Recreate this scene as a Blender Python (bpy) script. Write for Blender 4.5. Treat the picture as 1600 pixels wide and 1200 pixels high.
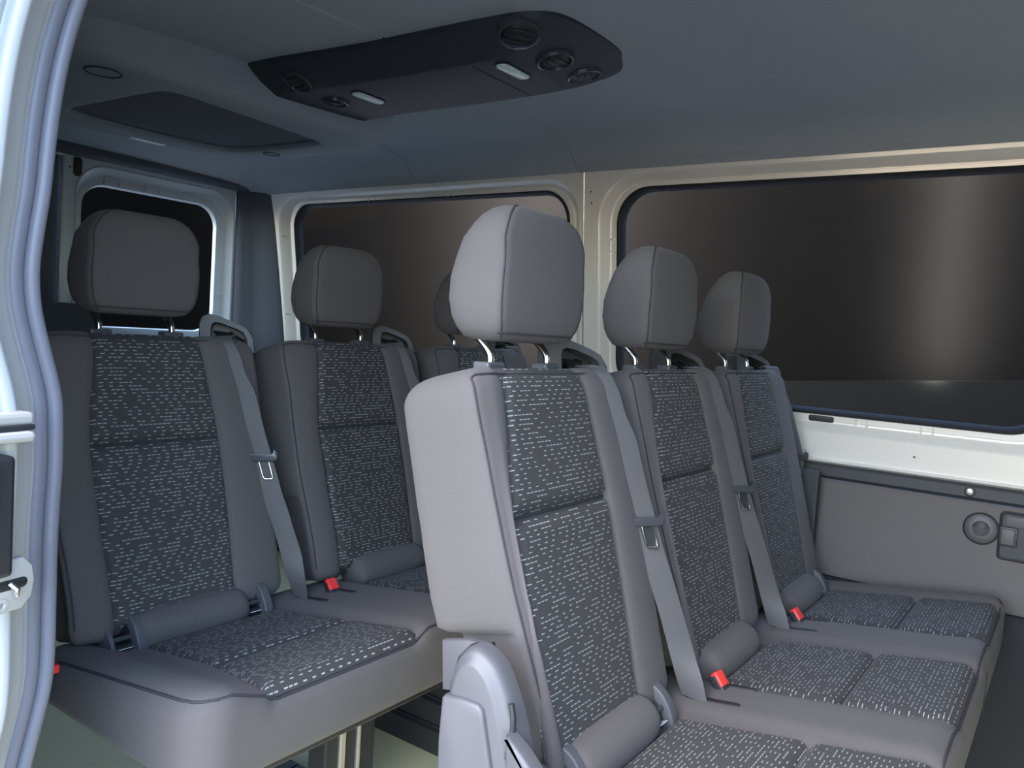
import bpy, bmesh, math, random
from mathutils import Vector, Matrix
from mathutils.geometry import tessellate_polygon
PI = math.pi
random.seed(4)
sc = bpy.context.scene
for o in list(bpy.data.objects):
    bpy.data.objects.remove(o)

# ------------------------------------------------------------------ camera
# x = across the van (camera outside the open side door, far wall at x=2.3), y = towards the rear, z = up, van floor z=0
R = ((0.57875323, -0.81276996, 0.06670599),
     (-0.01167124, -0.0900442, -0.99586938),
     (0.8154192, 0.57558408, -0.06159941))
cd = bpy.data.cameras.new('camera')
cam = bpy.data.objects.new('camera', cd)
sc.collection.objects.link(cam)
cd.sensor_width = 36.0
cd.lens = 1261.2 / 1600 * 36
cd.clip_start = 0.02
cam.matrix_world = Matrix(((R[0][0], -R[1][0], -R[2][0], 0.0),
                           (R[0][1], -R[1][1], -R[2][1], 0.0),
                           (R[0][2], -R[1][2], -R[2][2], 1.0),
                           (0, 0, 0, 1)))
sc.camera = cam

# ------------------------------------------------------------------ light
w = bpy.data.worlds.new('sky')
sc.world = w
w.use_nodes = True
nt = w.node_tree
sky = nt.nodes.new('ShaderNodeTexSky')
sky.sky_type = 'NISHITA'
sky.sun_disc = False
sky.sun_elevation = math.radians(48)
sky.sun_rotation = math.radians(272)
sky.air_density = 1.0
sky.dust_density = 1.2
sky.ozone_density = 1.6
bg = nt.nodes['Background']
nt.links.new(sky.outputs[0], bg.inputs[0])
bg.inputs[1].default_value = 1.45


def area(name, loc, target, sx, sy, power, col=(1, 1, 1)):
    l = bpy.data.lights.new(name, 'AREA')
    l.shape = 'RECTANGLE'
    l.size, l.size_y = sx, sy
    l.energy = power
    l.color = col
    o = bpy.data.objects.new(name, l)
    sc.collection.objects.link(o)
    o.location = loc
    d = Vector(target) - Vector(loc)
    o.rotation_euler = d.to_track_quat('-Z', 'Y').to_euler()
    return o


# added area lights, themselves unseen, that make the soft bands on the backdrop wall
area('backdrop_band_light', (6.95, 0.95, 3.4), (7.3, 0.95, 3.4), 0.10, 5.0, 420, (1, .99, .98))
area('backdrop_band_light', (5.9, 4.9, 3.4), (7.3, 4.9, 3.4), 0.12, 5.0, 3200, (1, .97, .95))
sc.view_settings.view_transform = 'Standard'
sc.view_settings.look = 'None'
sc.view_settings.gamma = 1.0
sc.view_settings.use_curve_mapping = False
sc.view_settings.exposure = 0.2
sc.cycles.use_denoising = True
sc.cycles.max_bounces = 8


# ------------------------------------------------------------------ materials
def mat(name, col, rough=0.6, metal=0.0, bump=0.0, scale=300.0, var=0.0, sheen=0.0, coat=0.0, emit=None):
    m = bpy.data.materials.new(name)
    m.use_nodes = True
    n = m.node_tree
    b = n.nodes['Principled BSDF']
    b.inputs['Base Color'].default_value = (*col, 1)
    b.inputs['Roughness'].default_value = rough
    b.inputs['Metallic'].default_value = metal
    b.inputs['Sheen Weight'].default_value = sheen
    b.inputs['Sheen Roughness'].default_value = 0.5
    b.inputs['Coat Weight'].default_value = coat
    b.inputs['Coat Roughness'].default_value = 0.15
    if bump or var:
        tc = n.nodes.new('ShaderNodeTexCoord')
        no = n.nodes.new('ShaderNodeTexNoise')
        no.inputs['Scale'].default_value = scale
        no.inputs['Detail'].default_value = 3
        n.links.new(tc.outputs['Object'], no.inputs['Vector'])
        if bump:
            bp = n.nodes.new('ShaderNodeBump')
            bp.inputs['Strength'].default_value = bump
            bp.inputs['Distance'].default_value = 0.001
            n.links.new(no.outputs['Fac'], bp.inputs['Height'])
            n.links.new(bp.outputs[0], b.inputs['Normal'])
        if var:
            mx = n.nodes.new('ShaderNodeMix')
            mx.data_type = 'RGBA'
            mx.inputs[6].default_value = (*[c * (1 - var) for c in col], 1)
            mx.inputs[7].default_value = (*[c * (1 + var) for c in col], 1)
            n.links.new(no.outputs['Fac'], mx.inputs[0])
            n.links.new(mx.outputs[2], b.inputs['Base Color'])
    return m


def dash_fabric(name, base, dash):
    """dark woven cloth with rows of short light dashes, laid out in metres by the UV map"""
    m = bpy.data.materials.new(name)
    m.use_nodes = True
    n = m.node_tree
    L = n.links
    b = n.nodes['Principled BSDF']
    b.inputs['Roughness'].default_value = 0.85
    b.inputs['Sheen Weight'].default_value = 0.04

    def math_(op, a, c=None, d=None):
        k = n.nodes.new('ShaderNodeMath')
        k.operation = op
        for i, v in enumerate((a, c, d)):
            if v is None:
                continue
            if isinstance(v, (int, float)):
                k.inputs[i].default_value = v
            else:
                L.new(v, k.inputs[i])
        return k.outputs[0]

    def noise(x, y):
        cx = n.nodes.new('ShaderNodeCombineXYZ')
        L.new(x, cx.inputs[0])
        L.new(y, cx.inputs[1])
        wn = n.nodes.new('ShaderNodeTexWhiteNoise')
        wn.noise_dimensions = '2D'
        L.new(cx.outputs[0], wn.inputs['Vector'])
        return wn.outputs['Value']
    uv = n.nodes.new('ShaderNodeUVMap')
    sp = n.nodes.new('ShaderNodeSeparateXYZ')
    L.new(uv.outputs[0], sp.inputs[0])
    u, v = sp.outputs[0], sp.outputs[1]
    vr = math_('DIVIDE', v, 0.0068)
    row = math_('FLOOR', vr)
    fv = math_('FRACT', vr)
    off = noise(row, row)
    # small cells carry dots; big cells carry long broken dashes
    uc = math_('ADD', math_('DIVIDE', u, 0.0092), math_('MULTIPLY', off, 7.0))
    cell = math_('FLOOR', uc)
    fu = math_('FRACT', uc)
    n1 = noise(cell, row)
    du = math_('ABSOLUTE', math_('SUBTRACT', fu, 0.5))
    mu = math_('LESS_THAN', du, 0.38)
    par = math_('GREATER_THAN', math_('FRACT', math_('MULTIPLY', cell, 0.5)), 0.25)
    on = math_('GREATER_THAN', n1, math_('ADD', 0.20, math_('MULTIPLY', par, 0.56)))
    mv = math_('LESS_THAN', math_('ABSOLUTE', math_('SUBTRACT', fv, 0.5)), 0.10)
    f = math_('MULTIPLY', math_('MULTIPLY', mu, on), mv)
    f = math_('MULTIPLY', f, 0.9)
    mx = n.nodes.new('ShaderNodeMix')
    mx.data_type = 'RGBA'
    mx.inputs[6].default_value = (*base, 1)
    mx.inputs[7].default_value = (*dash, 1)
    L.new(f, mx.inputs[0])
    L.new(mx.outputs[2], b.inputs['Base Color'])
    no = n.nodes.new('ShaderNodeTexNoise')
    no.inputs['Scale'].default_value = 900
    bp = n.nodes.new('ShaderNodeBump')
    bp.inputs['Strength'].default_value = 0.35
    bp.inputs['Distance'].default_value = 0.001
    L.new(uv.outputs[0], no.inputs['Vector'])
    L.new(no.outputs['Fac'], bp.inputs['Height'])
    L.new(bp.outputs[0], b.inputs['Normal'])
    return m


def glass_mat():
    m = bpy.data.materials.new('tinted_glass')
    m.use_nodes = True
    n = m.node_tree
    n.nodes.clear()
    out = n.nodes.new('ShaderNodeOutputMaterial')
    tr = n.nodes.new('ShaderNodeBsdfTransparent')
    tr.inputs[0].default_value = (.86, .88, .87, 1)
    gl = n.nodes.new('ShaderNodeBsdfGlossy')
    gl.inputs['Roughness'].default_value = 0.02
    fr = n.nodes.new('ShaderNodeFresnel')
    fr.inputs[0].default_value = 1.07
    mx = n.nodes.new('ShaderNodeMixShader')
    n.links.new(fr.outputs[0], mx.inputs[0])
    n.links.new(tr.outputs[0], mx.inputs[1])
    n.links.new(gl.outputs[0], mx.inputs[2])
    n.links.new(mx.outputs[0], out.inputs[0])
    return m


M = dict(
    gloss=mat('glossy_dark_plastic', (.05, .053, .058), .25),
    fabric=mat('charcoal_cloth', (.089, .080, .077), .9, bump=.5, scale=900, var=.12, sheen=.06),
    dash=dash_fabric('dashed_cloth', (.038, .037, .0355), (.36, .37, .355)),
    piping=mat('piping_cloth', (.03, .03, .034), .8),
    belt=mat('belt_webbing', (.074, .072, .072), .6, bump=.4, scale=700, sheen=.1),
    headliner=mat('headliner_felt', (.31, .34, .36), .95, bump=.5, scale=500, var=.15),
    console=mat('console_plastic', (.028, .032, .038), .6, bump=.3, scale=800, var=.1),
    paint=mat('silver_paint', (.78, .755, .70), .32, metal=.15, coat=.4),
    jamb=mat('silver_paint_darker', (.50, .52, .53), .3, metal=.1, coat=.3),  # the silver body paint, darkened in colour against the strong door light
    jamb_plate=mat('jamb_plate', (.40, .39, .36), .45),
    paint_rear=mat('blue_grey_paint', (.48, .53, .56), .4, metal=.1, coat=.2),  # darker, bluer copy of the body paint for the rear door
    plastic=mat('grey_plastic', (.072, .073, .078), .5, bump=.2, scale=900),
    plastic_pale=mat('pale_grey_plastic', (.078, .076, .082), .45, bump=.15, scale=900),
    black=mat('black_plastic', (.02, .021, .023), .5),
    dark=mat('dark_trim', (.075, .085, .10), .85, bump=.3, scale=500, var=.1),
    panel=mat('brown_grey_panel', (.105, .093, .090), .7, bump=.4, scale=420, var=.1),
    panel_dark=mat('slate_trim', (.032, .036, .042), .6, bump=.2, scale=600),
    kick=mat('kick_trim', (.016, .019, .023), .8, bump=.3, scale=500),
    rubber=mat('seal_rubber', (.155, .16, .195), .42, bump=.2, scale=500),
    gasket=mat('black_gasket', (.008, .009, .011), .75),
    chrome=mat('chrome', (.75, .74, .70), .18, metal=1.0),
    steel=mat('steel', (.55, .54, .5), .35, metal=.8),
    red=mat('red_plastic', (.75, .035, .03), .4),
    lens=mat('lamp_lens', (.62, .72, .68), .3, coat=.5),
    cream=mat('cream_plate', (.62, .60, .54), .4),
    label=mat('label_print', (.75, .78, .8), .5),
    glass=glass_mat(),
    hall=mat('hall_wall', (.0024, .0022, .0021), .8, var=.05, scale=3),
    backdrop_floor=mat('backdrop_floor_grey', (.006, .0057, .0054), .9, bump=.5, scale=60, var=.25),
    ground=mat('concrete', (.15, .15, .155), .9, var=.15, scale=6),
)


def floor_mat():
    m = mat('van_floor_vinyl', (.4, .4, .3), .6)
    n = m.node_tree
    b = n.nodes['Principled BSDF']
    tc = n.nodes.new('ShaderNodeTexCoord')
    no = n.nodes.new('ShaderNodeTexVoronoi')
    no.inputs['Scale'].default_value = 170
    n.links.new(tc.outputs['Object'], no.inputs['Vector'])
    cr = n.nodes.new('ShaderNodeValToRGB')
    cr.color_ramp.elements[0].position = .16
    cr.color_ramp.elements[0].color = (.85, .85, .6, 1)
    cr.color_ramp.elements[1].position = .24
    cr.color_ramp.elements[1].color = (.85, .76, .42, 1)
    n.links.new(no.outputs['Distance'], cr.inputs[0])
    n.links.new(cr.outputs[0], b.inputs['Base Color'])
    return m


M['floor'] = floor_mat()
for k in ('hall', 'backdrop_floor'):
    M[k].node_tree.nodes['Principled BSDF'].inputs['Specular IOR Level'].default_value = 0.0


# ------------------------------------------------------------------ helpers
def link(name, me, m, parent=None, smooth=True):
    if m is not None:
        me.materials.append(m)
    if smooth:
        for p in me.polygons:
            p.use_smooth = True
    o = bpy.data.objects.new(name, me)
    sc.collection.objects.link(o)
    if parent is not None:
        o.parent = parent
    return o


def raw(name, vs, fs, m, parent=None, smooth=True, uvs=None, sharp=None):
    me = bpy.data.meshes.new(name)
    me.from_pydata([tuple(v) for v in vs], [], fs)
    if uvs:
        ul = me.uv_layers.new(name='UVMap')
        for l in me.loops:
            ul.data[l.index].uv = uvs[l.vertex_index]
    me.update()
    bm = bmesh.new()
    bm.from_mesh(me)
    if not uvs:
        bmesh.ops.recalc_face_normals(bm, faces=bm.faces)
    if sharp:
        for e in bm.edges:
            if len(e.link_faces) == 2 and e.calc_face_angle(0) > math.radians(sharp):
                e.smooth = False
    bm.to_mesh(me)
    bm.free()
    return link(name, me, m, parent, smooth)


def empty(name, label=None, cat=None, group=None, loc=(0, 0, 0)):
    o = bpy.data.objects.new(name, None)
    o.empty_display_size = .1
    sc.collection.objects.link(o)
    o.location = loc
    if label:
        o['label'] = label
        o['category'] = cat
    if group:
        o['group'] = group
    return o


def tag(o, label, cat, group=None):
    o['label'] = label
    o['category'] = cat
    if group:
        o['group'] = group
    return o


def struct(o, label=None):
    o['kind'] = 'structure'
    if label:
        o['label'] = label
        
    return o


def smoothed(pts, n=4, closed=False):
    """Catmull-Rom resampling"""
    P = [Vector(p) for p in pts]
    out = []
    N = len(P)
    rng = range(N if closed else N - 1)
    for i in rng:
        p1, p2 = P[i], P[(i + 1) % N]
        p0 = P[i - 1] if (closed or i > 0) else p1 * 2 - p2
        p3 = P[(i + 2) % N] if (closed or i + 2 < N) else p2 * 2 - p1
        for k in range(n):
            t = k / n
            out.append(0.5 * ((2 * p1) + (p2 - p0) * t + (2 * p0 - 5 * p1 + 4 * p2 - p3) * t * t + (3 * p1 - p0 - 3 * p2 + p3) * t ** 3))
    if not closed:
        out.append(P[-1])
    return out


def tube_data(pts, r, n=8, closed=False, caps=True):
    P = [Vector(p) for p in pts]
    N = len(P)
    vs, fs = [], []
    prev = None
    for i, p in enumerate(P):
        a = P[i - 1] if (i > 0 or closed) else P[0]
        b = P[(i + 1) % N] if (i < N - 1 or closed) else P[-1]
        t = (b - a).normalized()
        if prev is None:
            ref = Vector((0, 0, 1)) if abs(t.z) < .9 else Vector((1, 0, 0))
            nrm = t.cross(ref).normalized()
        else:
            nrm = (prev - t * prev.dot(t)).normalized()
        prev = nrm
        bn = t.cross(nrm)
        rr = r[i] if isinstance(r, (list, tuple)) else r
        for k in range(n):
            an = 2 * PI * k / n
            vs.append(p + nrm * math.cos(an) * rr + bn * math.sin(an) * rr)
    for i in range(N if closed else N - 1):
        j = (i + 1) % N
        for k in range(n):
            fs.append((i * n + k, i * n + (k + 1) % n, j * n + (k + 1) % n, j * n + k))
    if caps and not closed:
        fs.append(tuple(range(n))[::-1])
        fs.append(tuple((N - 1) * n + k for k in range(n)))
    return vs, fs


def tube(name, pts, r, m, parent=None, n=8, closed=False):
    vs, fs = tube_data(pts, r, n, closed)
    return raw(name, vs, fs, m, parent, sharp=50)


def loft(name, rings, m, parent=None, caps=True, closed=True, smooth=True, sharp=45):
    n = len(rings[0])
    vs = [v for r in rings for v in r]
    fs = []
    for i in range(len(rings) - 1):
        for k in range(n if closed else n - 1):
            k2 = (k + 1) % n
            fs.append((i * n + k, i * n + k2, (i + 1) * n + k2, (i + 1) * n + k))
    if caps and closed:
        fs.append(tuple(range(n))[::-1])
        fs.append(tuple((len(rings) - 1) * n + k for k in range(n)))
    return raw(name, vs, fs, m, parent, smooth, sharp=sharp)


def box(name, c, s, m, parent=None, bevel=.003, rot=None, seg=2):
    bm = bmesh.new()
    bmesh.ops.create_cube(bm, size=1)
    bmesh.ops.scale(bm, vec=s, verts=bm.verts)
    if bevel:
        bmesh.ops.bevel(bm, geom=bm.edges, offset=min(bevel, min(s) * .45), segments=seg, affect='EDGES', profile=.5)
    if rot is not None:
        bmesh.ops.rotate(bm, cent=(0, 0, 0), matrix=rot, verts=bm.verts)
    bmesh.ops.translate(bm, vec=c, verts=bm.verts)
    me = bpy.data.meshes.new(name)
    bm.to_mesh(me)
    bm.free()
    o = link(name, me, m, parent, smooth=False)
    return o


def rrect(cx, cy, hx, hy, r, n=6):
    """rounded rectangle as 2-D points, anticlockwise"""
    r = min(r, hx, hy)
    P = []
    for sx, sy, a0 in ((1, 1, 0), (-1, 1, 90), (-1, -1, 180), (1, -1, 270)):
        for k in range(n + 1):
            a = math.radians(a0 + 90 * k / n)
            P.append((cx + sx * (hx - r) + r * math.cos(a), cy + sy * (hy - r) + r * math.sin(a)))
    return P


def fan(poly, to3):
    vs = [to3(*p) for p in poly]
    return vs, [tuple(range(len(poly)))]


def slab(name, outline, to3, d0, d1, m, parent=None, bev=.003):
    """flat outlined plate between depths d0 (back) and d1 (face) with a bevelled face edge; to3(a,b,d)"""
    cx = sum(p[0] for p in outline) / len(outline)
    cy = sum(p[1] for p in outline) / len(outline)
    N = len(outline)
    ins = []
    for i, p in enumerate(outline):
        a = Vector(outline[i - 1]); b = Vector(outline[(i + 1) % N])
        t = (b - a)
        if t.length < 1e-9:
            ins.append(p); continue
        t.normalize()
        nrm = Vector((-t.y, t.x))
        if nrm.dot(Vector((cx - p[0], cy - p[1]))) < 0:
            nrm = -nrm
        ins.append((p[0] + nrm.x * bev, p[1] + nrm.y * bev))
    s = 1 if d1 > d0 else -1
    rings = [[to3(*p, d0) for p in outline], [to3(*p, d1 - s * bev) for p in outline],
             [to3(p[0] * .7 + q[0] * .3, p[1] * .7 + q[1] * .3, d1 - s * bev * .3) for p, q in zip(outline, ins)],
             [to3(*p, d1) for p in ins]]
    return loft(name, rings, m, parent, sharp=60)


def lerp(tab, t):
    if t <= tab[0][0]:
        return tab[0][1]
    for (a, va), (b, vb) in zip(tab, tab[1:]):
        if t <= b:
            k = (t - a) / (b - a)
            k = k * k * (3 - 2 * k) if len(tab) > 9 else k
            return va + (vb - va) * k
    return tab[-1][1]


def holes(name, outer, inners, to3, m, parent=None):
    polys = [[Vector((p[0], p[1], 0)) for p in outer]] + [[Vector((p[0], p[1], 0)) for p in h] for h in inners]
    tri = tessellate_polygon(polys)
    flat = [p for q in polys for p in q]
    return raw(name, [to3(p.x, p.y) for p in flat], [tuple(t) for t in tri], m, parent, smooth=False)


# ------------------------------------------------------------------ the van's shell
def wx(z, d=0.0):
    """inner surface of the far side wall: leans inwards towards the roof"""
    return 2.25 - .14 * (z - 1.163) + d


def wall3(y, z, d=0.0):
    return (wx(z, d), y, z)


Y0, Y1 = -2.2, 3.0
PROFILE = [(2.197, 1.519), (2.19, 1.533), (2.170, 1.550), (2.149, 1.570), (2.122, 1.588), (2.092, 1.603), (2.05, 1.612),
           (2.0, 1.618), (1.9, 1.626), (1.78, 1.634), (1.62, 1.642), (1.375, 1.648)]
PROFILE = PROFILE + [(2.75 - x, z) for x, z in PROFILE[-2::-1]]


def headliner():
    ys = [Y0, 1.352, 1.356, 1.36, 1.364, 2.03, 2.034, 2.038, 2.042, 2.6, 2.75, 2.88, 2.96, 3.0]
    rings = []
    for y in ys:
        g = .0035 if y in (1.356, 1.36, 2.034, 2.038) else 0
        k = max(0, (y - 2.6) / .4)
        rings.append([(x, y, z + g - (z - 1.515) * k * k * .95) for x, z in PROFILE])
    o = loft('ceiling', rings, M['headliner'], closed=False, caps=False, sharp=25)
    struct(o, 'dark blue-grey felt headliner with moulded seams')


headliner()
# outer roof skin, so that daylight comes in only through the openings
o = loft('roof', [[(x, y, z + .05) for x, z in [(2.42, .72), (2.40, 1.2), (2.33, 1.50)] + [(x * 1.0, z) for x, z in PROFILE[2:-2]] + [(.44, 1.5), (.40, 1.47)]] for y in (Y0, Y1 + .04)],
         M['paint'], closed=False, caps=False)
# the outer skin stays clear of the windows: keep only the part above them
bm = bmesh.new(); bm.from_mesh(o.data)
bmesh.ops.delete(bm, geom=[f for f in bm.faces if f.calc_center_median().z < 1.5 and f.calc_center_median().x > 2], context='FACES')
bm.to_mesh(o.data); bm.free()
struct(o)

fl = box('floor', (1.375, .4, -.02), (1.86, 5.2, .04), M['floor'], bevel=0)
struct(fl, 'speckled pale olive vinyl van floor')


def win_loops(y0, y1, z0, z1, g0, g1, h0, h1, rl, rg):
    """outer lip loop and glass loop"""
    lip = rrect((y0 + y1) / 2, (z0 + z1) / 2, (y1 - y0) / 2, (z1 - z0) / 2, rl, 10)
    gl = rrect((g0 + g1) / 2, (h0 + h1) / 2, (g1 - g0) / 2, (h1 - h0) / 2, rg, 10)
    return lip, gl


def mixl(a, b, t):
    return [(p[0] + (q[0] - p[0]) * t, p[1] + (q[1] - p[1]) * t) for p, q in zip(a, b)]


WINS = [win_loops(-.02, 1.28, .785, 1.508, .055, 1.215, .85, 1.462, .14, .10),
        win_loops(1.35, 2.825, .785, 1.508, 1.42, 2.745, .85, 1.468, .12, .09)]
outer = [(Y0, .715), (Y1, .715), (Y1, 1.53), (Y0, 1.53)]
wf = holes('wall_far', outer, [l for l, g in WINS], wall3, M['paint'])
struct(wf, 'bare silver painted side wall around the windows')
for i, (lip, gl) in enumerate(WINS):
    wn = empty('window_%d' % (i + 1))
    struct(wn)
    rs = [(0, .0), (.05, .002), (.12, .006), (.36, .030), (.44, .034), (.50, .034), (.53, .031), (.74, .031), (.77, .034), (.80, .045)]
    rings = [[wall3(*p, d) for p in mixl(lip, gl, t)] for t, d in rs]
    fr = loft('window_frame', rings, M['paint'], wn, caps=False, sharp=40)
    rings = [[wall3(*p, d) for p in mixl(lip, gl, t)] for t, d in [(.74, .04), (.76, .030), (.86, .028), (.94, .034), (1.0, .048), (1.02, .06)]]
    loft('gasket', rings, M['gasket'], wn, caps=False)
    vs = [wall3(*p, .05) for p in gl]
    raw('pane', vs, [tuple(range(len(vs)))], M['glass'], wn, smooth=False)
    # small pressed clips round the flange
    L_ = mixl(lip, gl, .62)
    ys = [.32, .48, 1.0] if i == 0 else [1.9, 2.3]
    for y in ys:
        for z, on_ in ((.822, True), (1.482, i == 1)):
            if on_:
                for dy in (-.014, .014):
                    tube('flange_rib', [wall3(y + dy, z - .010, .031), wall3(y + dy, z + .008, .030)], .0022, M['paint'], wn, n=6)
    yv = 1.243 if i == 0 else 1.39
    for dz in (-.018, .018):
        tube('flange_rib', [wall3(yv - .012, 1.30 + dz, .031), wall3(yv + .012, 1.30 + dz, .031)], .0022, M['paint'], wn, n=6)

# oblong hole in the sill flange, drawn as a black plate on the metal
hole = slab('sill_slot', rrect(.585, .823, .034, .0085, .006), lambda a, b, d: wall3(a, b, .031 - d), 0, .0012, M['black'], None, .0005)
struct(hole)
hole.name = 'trim_7'
# pillar joint line
o = tube('trim_1', [wall3(1.331, 1.519, -.001), wall3(1.333, 1.3, -.001), wall3(1.336, .8, -.001)], .0028, M['chrome'])
struct(o, 'thin bright joint line down the pillar between the windows')
for y, z in ((1.306, 1.45), (1.303, 1.415), (2.80, 1.30), (2.80, 1.29), (2.79, .93), (2.803, .93), (.30, .752)):
    pass
pts = [(1.306, 1.46), (1.304, 1.425), (.34, .752), (2.785, 1.345), (2.8, 1.345), (2.792, 1.02), (2.808, 1.02)]
holes_ = empty('trim_2')
struct(holes_, 'small drilled holes in the painted metal')
for y, z in pts:
    slab('drilled_hole', rrect(y, z, .0028, .0028, .0028, 3), lambda a, b, d: wall3(a, b, -d), -.001, .0006, M['black'], holes_, .0004)

# lower side: metal fold, dark ledge, brown-grey panel, kick panel
prof = [(2.313, .716), (2.304, .714), (2.300, .709), (2.312, .703)]
o = loft('trim_3', [[(x, y, z) for x, z in prof] for y in (Y0, Y1)], M['paint'], closed=False, caps=False)
struct(o, 'folded painted metal edge above the side panel')
prof = [(2.32, .703), (2.290, .702), (2.284, .698), (2.283, .674), (2.290, .668), (2.30, .664)]
o = loft('trim_4', [[(x, y, z) for x, z in prof] for y in (Y0, Y1)], M['panel_dark'], closed=False, caps=False)
struct(o, 'dark ledge strip along the top of the side panel')
prof = [(2.32, .664), (2.298, .662), (2.294, .655), (2.29, .41), (2.286, .404), (2.32, .40)]
o = loft('wall_far_panel', [[(x, y, z) for x, z in prof] for y in (Y0, Y1)], M['panel'], closed=False, caps=False)
struct(o, 'brown-grey textured lower side panel')
prof = [(2.32, .405), (2.28, .402), (2.272, .392), (2.270, .38), (2.262, .36), (2.258, .1), (2.25, 0)]
o = loft('wall_far_kick', [[(x, y, z) for x, z in prof] for y in (Y0, Y1)], M['kick'], closed=False, caps=False)
struct(o, 'dark kick panel at the foot of the side wall')

# near side wall behind the sliding door opening and the rear wall
o = loft('wall_near', [[(.42, y, 0), (.44, y, .8), (.45, y, 1.15), (.47, y, 1.32), (.49, y, 1.47), (.56, y, 1.53)] for y in (1.06, 3.02)], M['dark'], closed=False, caps=False)
struct(o, 'dark lining of the near side wall behind the door jamb')
o = loft('wall_near_skin', [[(.36, y, -.1), (.34, y, .8), (.38, y, 1.2), (.44, y, 1.56)] for y in (1.05, 3.04)], M['paint'], closed=False, caps=False)
struct(o)
o = box('wall_near_header', (.50, -.6, 1.555), (.12, 3.3, .11), M['paint'], bevel=.01)
struct(o)
# front of the body: door-side wall ahead of the opening and an added full-height wall shutting out front light
o = box('wall_near_front', (.48, -1.25, .72), (.08, 1.9, 1.60), M['dark'], bevel=.01)
struct(o)
o = box('front_light_block', (1.375, -2.2, .78), (1.8, .08, 1.60), M['dark'], bevel=.01)
struct(o)

# rear wall
outer = [(.45, 0), (2.33, 0), (2.33, 1.56), (.45, 1.56)]
DL = rrect((1.455 + 2.118) / 2, 1.20, (2.118 - 1.455) / 2, .315, .11, 10)
DG = rrect((1.495 + 2.045) / 2, 1.185, (2.045 - 1.495) / 2, .258, .085, 10)
rw = holes('wall_rear', outer, [rrect(1.765, 1.115, .355, .415, .02, 2)], lambda a, b: (a, 3.0, b), M['dark'])
struct(rw, 'dark rear end lining')
d1 = empty('door_1')
struct(d1, 'right rear door with bare painted window surround')
plate = [(1.408, .70), (2.12, .70), (2.12, 1.53), (1.408, 1.53)]
holes('door_skin', plate, [DL], lambda a, b: (a, 2.990, b), M['paint_rear'], d1)
rs = [(0, 0), (.08, -.004), (.16, 0), (.40, .024), (.52, .028), (.58, .026), (.92, .026), (1.0, .04)]
loft('window_frame', [[(p[0], 2.990 + d, p[1]) for p in mixl(DL, DG, t)] for t, d in rs], M['paint_rear'], d1, caps=False, sharp=40)
raw('pane', [(p[0], 3.028, p[1]) for p in DG], [tuple(range(len(DG)))], M['glass'], d1, smooth=False)
for x in (1.60, 1.76, 1.92):
    q = [(x - .03, 1.452), (x - .024, 1.474), (x + .024, 1.474), (x + .03, 1.452)]
    tube('flange_rib', [(a, 3.014, b + .004) for a, b in q], .003, M['paint_rear'], d1, n=6)
for z in (1.30, 1.19, 1.08):
    tube('flange_rib', [(2.062, 3.014, z), (2.088, 3.014, z)], .0025, M['paint_rear'], d1, n=6)
tube('edge_fold', [(1.41, 2.986, .7), (1.41, 2.986, 1.52)], .005, M['paint'], d1, n=6)
slab('latch_slot', rrect(1.462, 1.492, .016, .034, .012), lambda a, b, d: (a, 2.990 - d, b), -.002, .001, M['black'], d1, .0008)
slab('drilled_hole', rrect(1.436, 1.487, .004, .004, .004, 3), lambda a, b, d: (a, 2.990 - d, b), -.002, .001, M['black'], d1, .0005)
slab('lower_trim', rrect(1.30, .80, .245, .205, .02), lambda a, b, d: (a, 2.985 - d, b), 0, .03, M['dark'], d1, .006)
slab('lower_trim', rrect(1.82, .72, .30, .17, .02), lambda a, b, d: (a, 2.985 - d, b), 0, .02, M['dark'], d1, .006)
tube('corner_frame', smoothed([(1.478, 2.975, 1.08), (1.485, 2.975, 1.0), (1.50, 2.975, .95), (1.53, 2.975, .915), (1.57, 2.975, .90)], 5), .012, M['cream'], d1, n=8)
# dark corner pillar trim between rear door and side window
prof = [(2.122, 3.0), (2.122, 2.975), (2.135, 2.955), (2.16, 2.945), (2.185, 2.90), (2.205, 2.85), (2.215, 2.835), (2.24, 2.83)]
o = loft('trim_5', [[(x + (wx(z) - 2.2) * (i / 7) ** 1.2, y, z) for i, (x, y) in enumerate(prof)] for z in (0, .4, .8, 1.1, 1.3, 1.45, 1.56)], M['dark'], closed=False, caps=False)
struct(o, 'dark moulded corner trim beside the rear side window')
o = box('trim_6', (1.5, 2.965, 1.557), (1.5, .07, .06), M['dark'], bevel=.02, seg=3)
struct(o, 'dark trim over the rear doors')

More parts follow.
